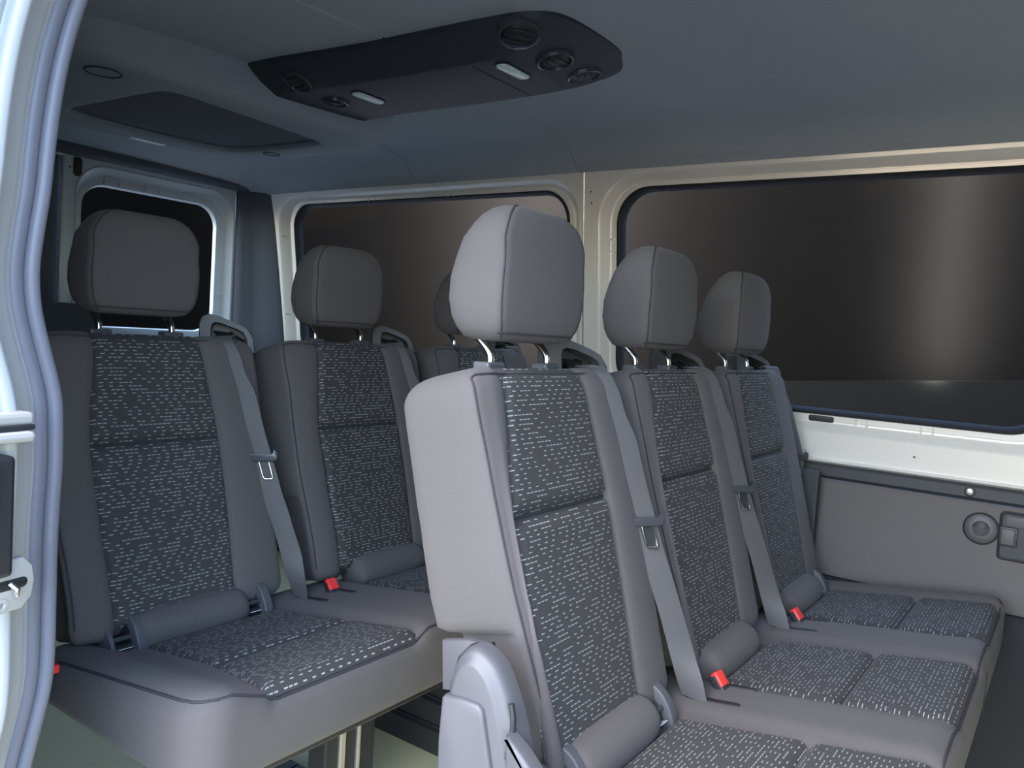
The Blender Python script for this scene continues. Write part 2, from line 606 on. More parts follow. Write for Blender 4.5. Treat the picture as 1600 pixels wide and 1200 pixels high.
# ------------------------------------------------------------------ ceiling air console and ring duct
def console():
    t = empty('ceiling_console', 'long black ceiling air console with round vents and two pale lamps', 'air vent', loc=(0, 0, 0))
    levels = [(0, 1.655), (.0, 1.640), (.10, 1.632), (.45, 1.612), (.8, 1.598), (.93, 1.592), (1.0, 1.590)]
    top = [(1.33, 1.95), (1.33, 1.40), (1.335, 1.05), (1.355, .955), (1.40, .915), (1.50, .90), (1.60, .90), (1.65, .92), (1.72, .955), (1.755, 1.03),
           (1.76, 1.12), (1.74, 1.30), (1.735, 1.6), (1.735, 1.95)]
    bot = [(1.42, 1.95), (1.42, 1.40), (1.42, 1.15), (1.43, 1.11), (1.45, 1.09), (1.50, 1.075), (1.56, 1.07), (1.61, 1.07), (1.645, 1.08), (1.66, 1.12),
           (1.665, 1.18), (1.67, 1.32), (1.665, 1.6), (1.665, 1.95)]
    top = smoothed([(a, b, 0) for a, b in top], 4, True)
    bot = smoothed([(a, b, 0) for a, b in bot], 4, True)
    rings = []
    for k, z in levels:
        rings.append([(p.x + (q.x - p.x) * k, p.y + (q.y - p.y) * k, z) for p, q in zip(top, bot)])
    loft('housing', rings, M['console'], t, sharp=60)
    # underside panel joint
    tube('panel_joint', [(1.43, 1.175, 1.5895), (1.66, 1.175, 1.5895)], .0012, M['black'], t, n=6)

    def vent(c, nrm, r):
        nrm = Vector(nrm).normalized()
        q = nrm.to_track_quat('Z', 'Y').to_matrix()

        def ring(rr, h, n=28):
            return [Vector(c) + q @ Vector((rr * math.cos(2 * PI * k / n), rr * math.sin(2 * PI * k / n), h)) for k in range(n)]
        v = loft('round_vent', [ring(r * 1.16, -.012), ring(r * 1.16, .001), ring(r * 1.10, .005), ring(r * 1.0, .006), ring(r * .93, .002), ring(r * .9, -.006)], M['gloss'], t, caps=False)
        loft('vent_ball', [ring(r * .95, -.006), ring(r * .86, .0), ring(r * .6, .004), ring(r * .25, .006)], M['black'], v)
        for s in (-.45, 0, .45):
            hw = r * .82 * math.sqrt(1 - s * s)
            tube('vent_slat', [Vector(c) + q @ Vector((-hw, s * r, .006)), Vector(c) + q @ Vector((hw, s * r, .006))], .0014, M['console'], v, n=6)
    vent((1.376, 1.012, 1.618), (-.20, -.25, -1), .040)
    vent((1.508, 1.006, 1.604), (0, -.22, -1), .037)
    vent((1.632, 1.006, 1.609), (.12, -.2, -1), .036)
    vent((1.50, 1.70, 1.588), (0, 0, -1), .032)
    vent((1.372, 1.70, 1.606), (-.45, 0, -1), .034)
    for c, hx in (((1.488, 1.105, 1.5895), .052), ((1.505, 1.58, 1.589), .050)):
        o = slab('lamp_lens', rrect(0, 0, hx, .0165, .014, 6), lambda a, b, d, c=c: (c[0] + a, c[1] + b, c[2] - d), 0, .006, M['lens'], t, .004)
        tube('lamp_bezel', [(c[0] + a, c[1] + b, c[2] - .0005) for a, b in rrect(0, 0, hx + .002, .0185, .015, 5)], .0018, M['console'], t, n=6, closed=True)
    return t


console()


def ring_duct():
    t = empty('ring_duct', 'broad moulded ceiling duct ring around a recessed dark panel at the rear', 'air duct')
    O = [(.88, 1.93), (.93, 1.86), (1.05, 1.83), (1.375, 1.825), (1.60, 1.80), (1.72, 1.775), (1.82, 1.83), (1.865, 1.96), (1.85, 2.2), (1.80, 2.44),
         (1.70, 2.55), (1.5, 2.62), (1.375, 2.63), (1.2, 2.62), (1.03, 2.55), (.93, 2.44), (.88, 2.2)]
    I = [(1.155, 2.02), (1.165, 1.955), (1.20, 1.935), (1.30, 1.942), (1.42, 1.955), (1.55, 1.972), (1.66, 1.985), (1.71, 2.0), (1.728, 2.04), (1.725, 2.2), (1.70, 2.39),
         (1.64, 2.45), (1.5, 2.485), (1.375, 2.49), (1.25, 2.485), (1.18, 2.46), (1.15, 2.40), (1.15, 2.2)]
    def resample(P, n):
        P = smoothed([(a, b, 0) for a, b in P], 6, True)
        c = Vector((1.40, 2.2, 0))
        out = []
        for k in range(n):      # by bearing from the middle, so both outlines match up
            a = 2 * PI * k / n - PI
            best = None
            for p, q in zip(P, P[1:] + P[:1]):
                a0 = math.atan2(p.y - c.y, p.x - c.x) - a
                a1 = math.atan2(q.y - c.y, q.x - c.x) - a
                a0 = (a0 + PI) % (2 * PI) - PI
                a1 = (a1 + PI) % (2 * PI) - PI
                if a0 * a1 <= 0 and abs(a0 - a1) < 1:
                    t = a0 / (a0 - a1) if a0 != a1 else 0
                    best = p.lerp(q, t)
            out.append(best)
        return out
    O = resample(O, 96)
    I = resample(I, 96)
    prof = [(-.16, 1.66), (-.13, 1.635), (-.05, 1.60), (.0, 1.572), (.10, 1.556), (.35, 1.550), (.75, 1.549), (.94, 1.550), (1.0, 1.553), (1.01, 1.560), (1.02, 1.57)]
    rings = [[(p.x + (q.x - p.x) * k, p.y + (q.y - p.y) * k, z) for p, q in zip(O, I)] for k, z in prof]
    loft('duct_body', rings, M['headliner'], t, caps=False, sharp=60)
    vs = [(p.x, p.y, 1.5655) for p in I]
    raw('recessed_panel', vs, [tuple(range(len(vs)))], M['dark'], t, smooth=False)
    o = slab('lamp_lens', rrect(0, 0, .060, .017, .014, 6), lambda a, b, d: (1.475 + a, 2.565 + b + (a * -.0), 1.553 - d), 0, .006, M['lens'], t, .004)
    for c, r in (((1.0, 1.94, 1.549), .04), ((1.755, 2.29, 1.549), .026)):
        tube('vent_ring', [(c[0] + r * math.cos(a * PI / 14), c[1] + r * math.sin(a * PI / 14), c[2]) for a in range(28)], .0022, M['dark'], t, n=6, closed=True)
    return t


ring_duct()


# ------------------------------------------------------------------ seats
U = Vector((0, .2606, .9655))        # up along the reclined backrest
NF = Vector((0, -.9655, .2606))      # out of its front face
B0 = Vector((0, .516, .42))
T = .556                             # backrest length


def bp(x, w_, n_):
    return B0 + Vector((x, 0, 0)) + U * w_ + NF * n_


PL = [(0, .888), (.1, .886), (.2, .880), (.345, .876), (.42, .885), (.47, .895), (.50, .899), (.554, .903)]
PR = [(0, 1.140), (.1, 1.143), (.2, 1.146), (.345, 1.145), (.45, 1.135), (.554, 1.124)]


XLF = [(0, .892), (.05, .889), (.1, .884), (.15, .876), (.2, .866), (.25, .857), (.32, .850), (.42, .842), (.5, .836), (.556, .832)]


def backrest(parent, dx, m, md, wide=0.0, xr=1.262):
    LIP = .192
    ws = [0, .004, .012, .025, .05, .09, .13, .15, .165, .180, .188, .192, .197, .204, .215, .245, .29, .32, .345, .38, .42, .46, .49]
    ws += [T - .045 + .045 * math.sin(k * PI / 16) for k in range(1, 9)]
    rings = []
    for w_ in ws:
        r = .045
        ins = 0
        if w_ > T - r:
            q = (w_ - (T - r)) / r
            ins = r * (1 - math.sqrt(max(0, 1 - q * q)))
        rb = .025
        if w_ < rb:
            q = (rb - w_) / rb
            ins = rb * (1 - math.sqrt(max(0, 1 - q * q)))
        up = min(1, max(0, (w_ - LIP) / .012))
        up = math.sqrt(up)
        xl = lerp(XLF, w_) - wide * (1 + 2.5 * max(0, .45 - w_))
        xl += dx
        x1 = xr + dx
        nf = 0.004
        nb = -.146 - .036 * max(0, 1 - w_ / .5) + (.03 * (1 - up))
        # inset for rounding
        xl += ins
        x1 -= ins
        nf -= ins * .62
        nb += ins * .75
        pl = lerp(PL, w_) + dx
        pr = lerp(PR, w_) + dx
        rc, rk = .018, .035
        pts = []
        # front, left to right
        for k in range(6):
            a = PI - k * PI / 10
            pts.append((xl + rc + rc * math.cos(a), nf - rc + rc * math.sin(a)))
        span = pl - (xl + rc)
        for k in (.25, .5, .75, .92):
            pts.append((xl + rc + span * k, nf + .006 * math.sin(PI * k) * (1 - k * .3)))
        pts.append((pl - .001, nf - .003))
        pts.append((pl + .002, nf - .018))
        pts.append(((pl + pr) / 2, nf - .018))
        pts.append((pr - .002, nf - .018))
        pts.append((pr + .001, nf - .003))
        rc2 = .030
        span = (x1 - rc2) - pr
        for k in (.08, .3, .6, .85):
            pts.append((pr + span * k, nf + .005 * math.sin(PI * k)))
        for k in range(7):
            a = PI / 2 - k * PI / 12
            pts.append((x1 - rc2 + rc2 * math.cos(a), nf - rc2 + rc2 * math.sin(a)))
        for k in range(6):
            a = 0 - k * PI / 10
            pts.append((x1 - rk + rk * math.cos(a), nb + rk + rk * math.sin(a)))
        for k in range(6):
            a = -PI / 2 - k * PI / 10
            pts.append((xl + .018 * (1 - up) + rk + rk * math.cos(a), nb + rk + rk * math.sin(a)))
        pts.append((xl + .016 * (1 - up), nf - rc - .026))
        rings.append([bp(x, w_, n_) for x, n_ in pts])
    br = loft('backrest', rings, m, parent, sharp=None)
    # stitched piping down the front-left edge, over the top, and along the lip of the side bolster
    line = []
    for w_ in [.03, .08, .14, .2, .26, .32, .38, .44, .48, .505, .52, .530]:
        up = 1 if w_ > .192 else 0
        q = max(0, (w_ - (T - .045)) / .045)
        ins = .045 * (1 - math.sqrt(max(0, 1 - q * q)))
        xl = lerp(XLF, w_) - wide * (1 + 2.5 * max(0, .45 - w_)) + dx + ins
        line.append(bp(xl + .004, w_, .004 - .0045 - ins * .62))
    for x_, w_, n_ in ((.846, .538, -.0085), (.852, .543, -.0065), (.860, .5435, -.0035), (.872, .5435, .0002), (.886, .5435, .0012)):
        line.append(bp(x_ - wide * (1 if x_ < .87 else 0) + dx, w_, n_))
    for k in range(1, 9):
        line.append(bp(.862 + dx + k * .044, T - .0125, -.0035))
    tube('seam', smoothed(line, 2), .0015, M['piping'], br, n=6)

    # patterned centre, two padded fields meeting in a tuft
    def field(w0, w1, phase):
        nu, nw = 26, max(10, int((w1 - w0) / .0095))
        vs, uvs, fs = [], [], []
        for j in range(nw + 1):
            w_ = w0 + (w1 - w0) * j / nw
            pl = lerp(PL, w_) + .0005
            pr = lerp(PR, w_) - .0005
            q = max(0, (w_ - (T - .045)) / .045)
            ins = .045 * (1 - math.sqrt(max(0, 1 - q * q))) * .62
            q2 = max(0, (.025 - w_) / .025)
            ins += .025 * (1 - math.sqrt(max(0, 1 - q2 * q2))) * .62
            for i in range(nu + 1):
                s = i / nu
                s = .5 - .5 * math.cos(PI * s) if True else s
                x = pl + (pr - pl) * s
                dd = min(x - pl, pr - x, (w_ - w0) * .9, (w1 - w_) * .9 if w1 < .5 else 9)
                q = min(1, dd / .020)
                h = -.011 + .0165 * (1 - (1 - q) ** 2.6)
                vs.append(bp(x + dx, w_, h - ins))
                uvs.append((x - 1.0 + 3 * phase, w_ + phase))
        for j in range(nw):
            for i in range(nu):
                a = j * (nu + 1) + i
                fs.append((a, a + 1, a + nu + 2, a + nu + 1))
        raw('fabric_panel', vs, fs, md, br, uvs=uvs)
    tube('tuft_seam', [bp(.879 + dx + .265 * k / 6, .344, -.0085) for k in range(7)], .0022, M['piping'], br, n=6)
    field(.012, .3435, dx)
    field(.3445, .5535, dx + .37)
    return br


def headrest(parent, dx, x0=1.007):
    tab = [  # z, half width, front y, back y
        (.992, .062, .690, .728), (.9935, .078, .680, .738), (.998, .092, .670, .746), (1.006, .101, .6635, .752), (1.020, .107, .660, .757), (1.045, .111, .6585, .761),
        (1.075, .1115, .658, .760), (1.105, .109, .659, .753), (1.130, .104, .6605, .742), (1.150, .0955, .663, .730), (1.163, .086, .667, .720), (1.172, .074, .672, .710),
        (1.1775, .060, .679, .702), (1.1795, .045, .685, .697)]
    tab = [(1.0 + (z - 1.0) * 1.03 - (.004 if z < 1 else 0), a * 1.03 + (.006 if z > 1.12 else 0), yf - .001, yb + .012) for z, a, yf, yb in tab]
    rings = []
    edge = []
    for z, a, yf, yb in tab:
        rf, rb = min(.018, a * .3, (yb - yf) * .35), min(.042, a * .5, (yb - yf) * .48)
        pts = []
        for k in range(6):
            an = PI + k * PI / 10
            pts.append((x0 - a + rf + rf * math.cos(an), yf + rf + rf * math.sin(an)))
        for k in range(1, 8):
            s = -1 + 2 * k / 8
            pts.append((x0 + (a - rf) * s, yf - .004 * (1 - s * s) * min(1, a / .1)))
        for k in range(6):
            an = -PI / 2 + k * PI / 10
            pts.append((x0 + a - rf + rf * math.cos(an), yf + rf + rf * math.sin(an)))
        for k in range(7):
            an = 0 + k * PI / 12
            pts.append((x0 + a - rb + rb * math.cos(an), yb - rb + rb * math.sin(an)))
        for k in range(7):
            an = PI / 2 + k * PI / 12
            pts.append((x0 - a + rb + rb * math.cos(an), yb - rb + rb * math.sin(an)))
        rings.append([Vector((x + dx, y, z)) for x, y in pts])
        edge.append((x0 - a, rf, yf, z))
    h = loft('headrest', rings, M['fabric'], parent, sharp=None)
    for sgn in (-1, 1):
        line = [Vector((x0 + sgn * (x0 - xl - rf * .35) + dx, yf + rf * .22, z)) for xl, rf, yf, z in edge[2:]]
        tube('seam', smoothed(line, 2), .0013, M['piping'], h, n=6)
    line = [Vector((x0 + dx + s * .100, .6640 - .004 * (1 - s * s) + abs(s) ** 6 * .007, 1.0005)) for s in (-1, -.9, -.6, -.2, .2, .6, .9, 1)]
    tube('seam', smoothed(line, 2), .0013, M['piping'], h, n=6)
    for s in (.934, 1.084):
        p = tube('post', smoothed([(s + dx, .700, .948), (s + dx, .7005, .966), (s + dx, .708, .977), (s + dx, .726, .994), (s + dx, .732, 1.006), (s + dx, .732, 1.04)], 4), .0062, M['chrome'], h, n=10)
        box('post_socket', (s + dx, .702, .948), (.042, .030, .020), M['plastic'], h, .004)


def guide(parent, dx):
    """plastic belt outlet on the shoulder: a raised hoop with a dark mouth, turned outwards"""
    c = Vector((1.248 + dx, .742, .962))
    ex = Vector((.80, -.60, 0)).normalized()
    ez = Vector((0, .12, .99)).normalized()
    ey = ez.cross(ex)
    ey = -ey if ey.y < 0 else ey

    def P(a, b, d):
        return c + ex * a + ez * b + ey * d
    prof = [(-.062, -.045), (-.061, .014), (-.055, .030), (-.040, .038), (-.020, .034), (.020, .020), (.040, .010), (.052, -.010), (.056, -.045)]
    inn = [(-.036, -.045), (-.036, .006), (-.033, .015), (-.026, .019), (-.012, .017), (.020, .006), (.032, -.001), (.038, -.014), (.041, -.045)]
    rings = []
    for d, sc_ in ((.045, .94), (.040, 1), (-.012, 1), (-.017, .97)):
        rings.append([P(a * sc_, b * sc_ if b > 0 else b, d) for a, b in prof])
    for d, sc_ in ((-.017, 1.02), (-.012, 1.0), (.026, 1.0)):
        rings.append([P(a * sc_, b * sc_ if b > 0 else b, d) for a, b in inn])
    g = loft('belt_guide', rings, M['plastic'], parent, caps=False, sharp=50)
    raw('guide_mouth', [P(a, b, .026) for a, b in inn], [tuple(range(len(inn)))], M['black'], g, smooth=False)
    tube('belt_pin', [P(.004, .0, .022), P(.012, -.006, .002)], .004, M['chrome'], g, n=8)
    # folded strap leaving the mouth, coloured black for the shade in there
    rows = [((-.034, .004, .022), (.010, .000, .022)), ((-.024, -.012, -.008), (.036, -.018, -.010)), ((-.026, -.022, -.030), (.030, -.024, -.034))]
    vs = []
    for a, b in rows:
        vs += [P(*a), P(*b)]
    raw('strap', vs, [(0, 1, 3, 2), (2, 3, 5, 4)], M['black'], g, smooth=True)


def belt(parent, dx, tong=True, last=False, top=None):
    L_ = [((1.196, .715, .952), (1.236, .700, .955)), ((1.174, 0.664, 0.950), (1.192, 0.650, 0.951)),
          ((1.172, 0.648, 0.915), (1.199, 0.628, 0.916)),
          ((1.179, 0.638, 0.878), (1.205, 0.616, 0.880)),
          ((1.186, 0.628, 0.842), (1.219, 0.602, 0.843)),
          ((1.191, 0.618, 0.805), (1.226, 0.592, 0.806)),
          ((1.198, 0.608, 0.769), (1.231, 0.582, 0.769)),
          ((1.210, 0.596, 0.723), (1.239, 0.569, 0.724)),
          ((1.221, 0.580, 0.668), (1.250, 0.553, 0.668)),
          ((1.226, 0.569, 0.631), (1.254, 0.540, 0.632)),
          ((1.232, 0.558, 0.594), (1.263, 0.528, 0.595)),
          ((1.241, 0.546, 0.557), (1.269, 0.516, 0.558)),
          ((1.250, 0.531, 0.506), (1.280, 0.500, 0.506)),
          ((1.256, 0.520, 0.469), (1.278, 0.485, 0.472)),
          ((1.266, 0.511, 0.434), (1.272, 0.470, 0.445)),
          ((1.271, .504, .415), (1.269, .458, .412))]
    kt = 7 if not last else 5
    if last:   # hangs edge-on along the outer edge of the backrest
        L_ = [((a[0] - .933, a[1], a[2]), (b[0] - .933, b[1], b[2])) for a, b in
              (((2.110, .700, .955), (2.150, .680, .957)), ((2.112, .684, .958), (2.152, .660, .957)), ((2.130, .668, .915), (2.165, .650, .915)), ((2.146, .650, .866), (2.186, .632, .864)),
               ((2.172, .640, .80), (2.206, .614, .797)), ((2.190, .628, .742), (2.222, .600, .738)), ((2.196, .622, .70), (2.228, .594, .696)), ((2.205, .64, .64), (2.225, .62, .64)), ((2.208, .66, .60), (2.225, .65, .60)))]
    A = smoothed([a for a, b in L_], 3)
    Bq = smoothed([b for a, b in L_], 3)
    rings = []
    for i, (a, b) in enumerate(zip(A, Bq)):
        t = (A[min(i + 1, len(A) - 1)] - A[max(i - 1, 0)]).normalized()
        wv = (b - a).normalized()
        n_ = t.cross(wv).normalized() * .0009
        d = Vector((dx, 0, 0))
        rings.append([a + d + n_, a + d + wv * .002 + n_ * 1.3, b + d - wv * .002 + n_ * 1.3, b + d + n_, b + d - n_, b + d - wv * .002 - n_ * 1.3, a + d + wv * .002 - n_ * 1.3, a + d - n_])
    s = loft('seat_belt', rings, M['belt'], parent, sharp=40)
    # latch tongue: moulded bar and metal loop
    a, b = Vector(L_[kt][0]), Vector(L_[kt][1])
    a2, b2 = Vector(L_[kt + 1][0]), Vector(L_[kt + 1][1])
    c = (a * .72 + a2 * .28 + b * .72 + b2 * .28) / 2 + Vector((dx, 0, 0))
    ex = (b - a).normalized()
    ez = -(a2 - a + b2 - b).normalized()
    ey = ez.cross(ex).normalized()
    if ey.y > 0:
        ey = -ey
    if ey.dot(Vector((-.5, -.8, 0))) < 0:
        ey = -ey

    def P(x, z, d):
        return c + ex * x + ez * z + ey * d
    prof = [(-.036, .009), (-.031, .011), (-.027, .003), (-.020, .0), (.020, .0), (.027, .003), (.031, .011), (.036, .009), (.034, -.004), (.027, -.012), (.018, -.014), (-.018, -.014), (-.027, -.012), (-.034, -.004)]
    tg = slab('belt_tongue', prof, lambda p, q, d: P(p, q, d), -.004, .010, M['gloss'], s, .003)
    lo = [(-.0105, -.012), (.0105, -.012), (.0095, -.048), (.007, -.052), (-.007, -.052), (-.0095, -.048)]
    tube('tongue_plate', [P(p, q, .004) for p, q in lo], .0026, M['chrome'], tg, n=8, closed=True)
    inn = [(-.0085, -.019), (.0085, -.019), (.0065, -.043), (-.0065, -.043)]
    raw('tongue_opening', [P(p, q, .0018) for p, q in lo] , [tuple(range(len(lo)))], M['black'], tg, smooth=False)


def zc(y):
    """seat cushion height along its depth (local bench y)"""
    return .452 - .135 * (y - .12)


def cushion(parent, x0, x1, yb, xs, ribs, flare=.0):
    """one continuous upholstered bench base"""
    xa, xb, ya = x0, x1, .100
    Rr = .055
    nx, ny = 150, 52
    vs, fs = [], []

    def surf(px, py):
        cxm, cym = (xa + xb) / 2, (ya + yb) / 2
        hx, hy = (xb - xa) / 2, (yb - ya) / 2
        X, Y = px - cxm, py - cym
        # square corners to round ones
        R_ = Rr
        qx, qy = abs(X) - (hx - R_), abs(Y) - (hy - R_)
        if qx > 0 and qy > 0:
            m_ = max(qx, qy)
            l = math.hypot(qx, qy)
            nx_, ny_ = qx / l * m_, qy / l * m_
            d = R_ - m_
            X = math.copysign(hx - R_ + nx_, X)
            Y = math.copysign(hy - R_ + ny_, Y)
        else:
            d = min(hx - abs(X), hy - abs(Y))
        x, y = X + cxm, Y + cym
        z = zc(y)
        rr = .040
        if d < rr:
            z -= (rr - math.sqrt(max(0, rr * rr - (rr - d) ** 2))) * .75
        # bolsters: raised outer left edge, low ribs between the places
        e = x - xa
        z += .022 * max(0, 1 - max(0, e - .06) / .06) if e < .12 else 0
        e2 = xb - x
        z += .012 * max(0, min(1, (.10 - e2) / .04))
        for r0, r1 in ribs:
            k = min((x - r0), (r1 - x))
            if k > -.01:
                z += .010 * max(0, min(1, (k + .01) / .03))
        for dx in xs:
            pl = .925 + dx + flare * max(0, .30 - y) / .19
            pr = 1.222 + dx + (.30 - y) * .06
            k = min(x - pl, pr - x)
            if k > 0 and y < .50:
                z -= .010 * min(1, k / .012)
        return Vector((x, y, z))
    us = [i / nx for i in range(nx + 1)]
    vv = [(j / ny) for j in range(ny + 1)]
    for v in vv:
        v2 = v if v > .2 else .2 * (v / .2) ** 1.4
        for u in us:
            vs.append(surf(xa + (xb - xa) * u, ya + (yb - ya) * v2))
    W = nx + 1
    for j in range(ny):
        for i in range(nx):
            a = j * W + i
            fs.append((a, a + 1, a + W + 1, a + W))
    loop = [i for i in range(W)] + [j * W + nx for j in range(1, ny + 1)] + [ny * W + i for i in range(nx - 1, -1, -1)] + [j * W for j in range(ny - 1, 0, -1)]
    cx, cy = (xa + xb) / 2, (ya + yb) / 2
    base = loop
    for zl, k in ((.40, 1.0), (.375, 1.0), (.350, .998), (.338, .99), (.334, .975)):
        new = []
        for i in loop:
            p = vs[i]
            x = cx + math.copysign(abs(p.x - cx) - (1 - k) * .6, p.x - cx)
            y = cy + math.copysign(max(0, abs(p.y - cy) - (1 - k) * .6), p.y - cy)
            vs.append(Vector((x, y, min(zl, p.z - .004 * (5 - len(new) * 0)))))
            new.append(len(vs) - 1)
        n = len(base)
        for k_ in range(n):
            fs.append((base[k_], new[k_], new[(k_ + 1) % n], base[(k_ + 1) % n]))
        base = new
    fs.append(tuple(base))
    cu = raw('seat_cushion', vs, fs, M['fabric'], parent)
    # piping round the front and side edges
    line = []
    ins = .010
    for p in rrect((xa + xb) / 2, (ya + yb) / 2, (xb - xa) / 2 - ins, (yb - ya) / 2 - ins, Rr - ins, 6)[7:]:
        pass
    path = [(xa + ins, yb - .10 - (yb - .10 - ya - ins) * k / 16) for k in range(17)]
    nn = 60
    for k in range(1, nn + 1):
        path.append((xa + ins + (xb - xa - 2 * ins) * k / nn, ya + ins))
    path += [(xb - ins, ya + ins + .02 * k) for k in range(1, 9)]
    line = [surf(x, y) + Vector((0, 0, .0005)) for x, y in path]
    tube('seam', line, .0022, M['piping'], cu, n=6)
    for dx in xs[:-1]:
        mid = 1.30 + dx
        tube('seam', [Vector((mid, ya - .0008, z)) for z in (.425, .40, .37, .345)], .0012, M['piping'], cu, n=6)

    def field(dx, y0, y1, ph, wrap):
        nu, nv = 26, 24
        vs, uvs, fs = [], [], []
        for j in range(nv + 1):
            y = y0 + (y1 - y0) * j / nv
            pl = .926 + dx + flare * max(0, .30 - y) / .19
            pr = 1.221 + dx + (.30 - y) * .06
            for i in range(nu + 1):
                s = .5 - .5 * math.cos(PI * i / nu)
                x = pl + (pr - pl) * s
                if y > .46:   # rounded back corners
                    pass
                dd = min(x - pl, pr - x, (y - y0) * .9 if not wrap else 9, (y1 - y) * .9)
                q = min(1, max(0, dd) / .018)
                h = -.008 + .013 * (1 - (1 - q) ** 2.2)
                z = zc(y) + h
                d = y - ya
                rr = .040
                if d < rr:
                    z -= (rr - math.sqrt(max(0, rr * rr - (rr - max(d, 0)) ** 2))) * .75
                vs.append(Vector((x, y, z)))
                uvs.append((x - 1.0 + ph * 3, y + ph))
        for j in range(nv):
            for i in range(nu):
                a = j * (nu + 1) + i
                fs.append((a, a + 1, a + nu + 2, a + nu + 1))
        raw('fabric_panel', vs, fs, M['dash'], cu, uvs=uvs)
    for k, dx in enumerate(xs):
        field(dx, .2815, .485, .11 * k + dx, False)
        field(dx, .112, .2785, .11 * k + dx + .5, False)
    return cu


def bolster_roll(parent, x0, x1, pockets):
    """soft roll in the fold between cushion and backrest, with child-seat anchor pockets"""
    path = []
    n = 18
    rings = []
    for i in range(n + 1):
        s = i / n
        x = x0 + (x1 - x0) * s
        k = 1 - .16 * (abs(2 * s - 1)) ** 6
        rings.append([Vector((x, .520 + .045 * k * math.cos(a * PI / 8), .418 + .040 * k * math.sin(a * PI / 8))) for a in range(16)])
    loft('back_roll', rings, M['fabric'], parent, sharp=None)
    for px in pockets:
        D = [(.580, .385), (.578, .430), (.560, .452), (.535, .459), (.508, .451), (.489, .431), (.477, .402), (.479, .380)]
        D = [(p.x, p.y) for p in smoothed([(a, b, 0) for a, b in D], 3)]
        Dn = [(.53 + (a - .53) * .68, .40 + (b - .40) * .72) for a, b in D]
        # the two D-shaped cheeks of the pocket, the inner one with a dark hollow
        pk = slab('anchor_pocket', D, lambda a, b, d: Vector((px + .032 - d, a, b)), 0, .018, M['plastic'], parent, .003)
        slab('pocket_hollow', Dn, lambda a, b, d: Vector((px + .014 - d, a, b)), -.004, .0012, M['black'], pk, .0008)
        slab('pocket_cheek', [(.53 + (a - .53) * .85, .40 + (b - .40) * .80) for a, b in D], lambda a, b, d: Vector((px - .022 - d, a, b)), 0, .007, M['plastic'], pk, .002)
        box('anchor_slot', (px - .003, .522, .400), (.036, .05, .022), M['black'], pk, .003)
        tube('anchor_bar', [(px - .024, .50, .424), (px + .016, .50, .424)], .0045, M['gloss'], pk, n=8)
        slab('anchor_label', rrect(0, 0, .012, .005, .001, 2), lambda a, b, d: Vector((px + a - .004, .489 + b * .9, .408 - b * .4 + d)), 0, .0012, M['label'], pk, .0003)


def buckle(parent, dx, tilt=1.0):
    c = Vector((1.343 + dx, .476, .434))
    ez = Vector((.05, .60, .72)).normalized()
    ex = Vector((.95, .1, .2)).normalized()
    ex = (ex - ez * ex.dot(ez)).normalized()
    ey = ez.cross(ex)

    def P(a, b, d):
        return c + ex * a + ey * b + ez * d
    rings = []
    for d, s in ((-.060, .9), (-.004, 1.0), (.0, .93)):
        rings.append([P(a * s, b * s, d) for a, b in rrect(0, 0, .0135, .009, .004, 3)])
    b_ = loft('buckle', rings, M['black'], parent, sharp=50)
    rings = []
    for d, s in ((-.022, .99), (-.001, .99), (.003, .86)):
        rings.append([P(a * s, -.004 + b * s, d) for a, b in rrect(0, 0, .013, .0072, .0035, 3)])
    loft('release_button', rings, M['red'], b_, sharp=50)


def slot(parent, c, hx, hy, rot):
    """black oval laid on the rib for the shade in its belt opening"""
    ca, sa = math.cos(rot), math.sin(rot)

    def P(a, b, d):
        y = c[1] + a * sa + b * ca
        return Vector((c[0] + a * ca - b * sa, y, zc(y) + .0105 + d))
    slab('belt_slot_shade', rrect(0, 0, hx, hy, hy, 5), lambda a, b, d: P(a, b, d), -.01, .0012, M['black'], parent, .001)


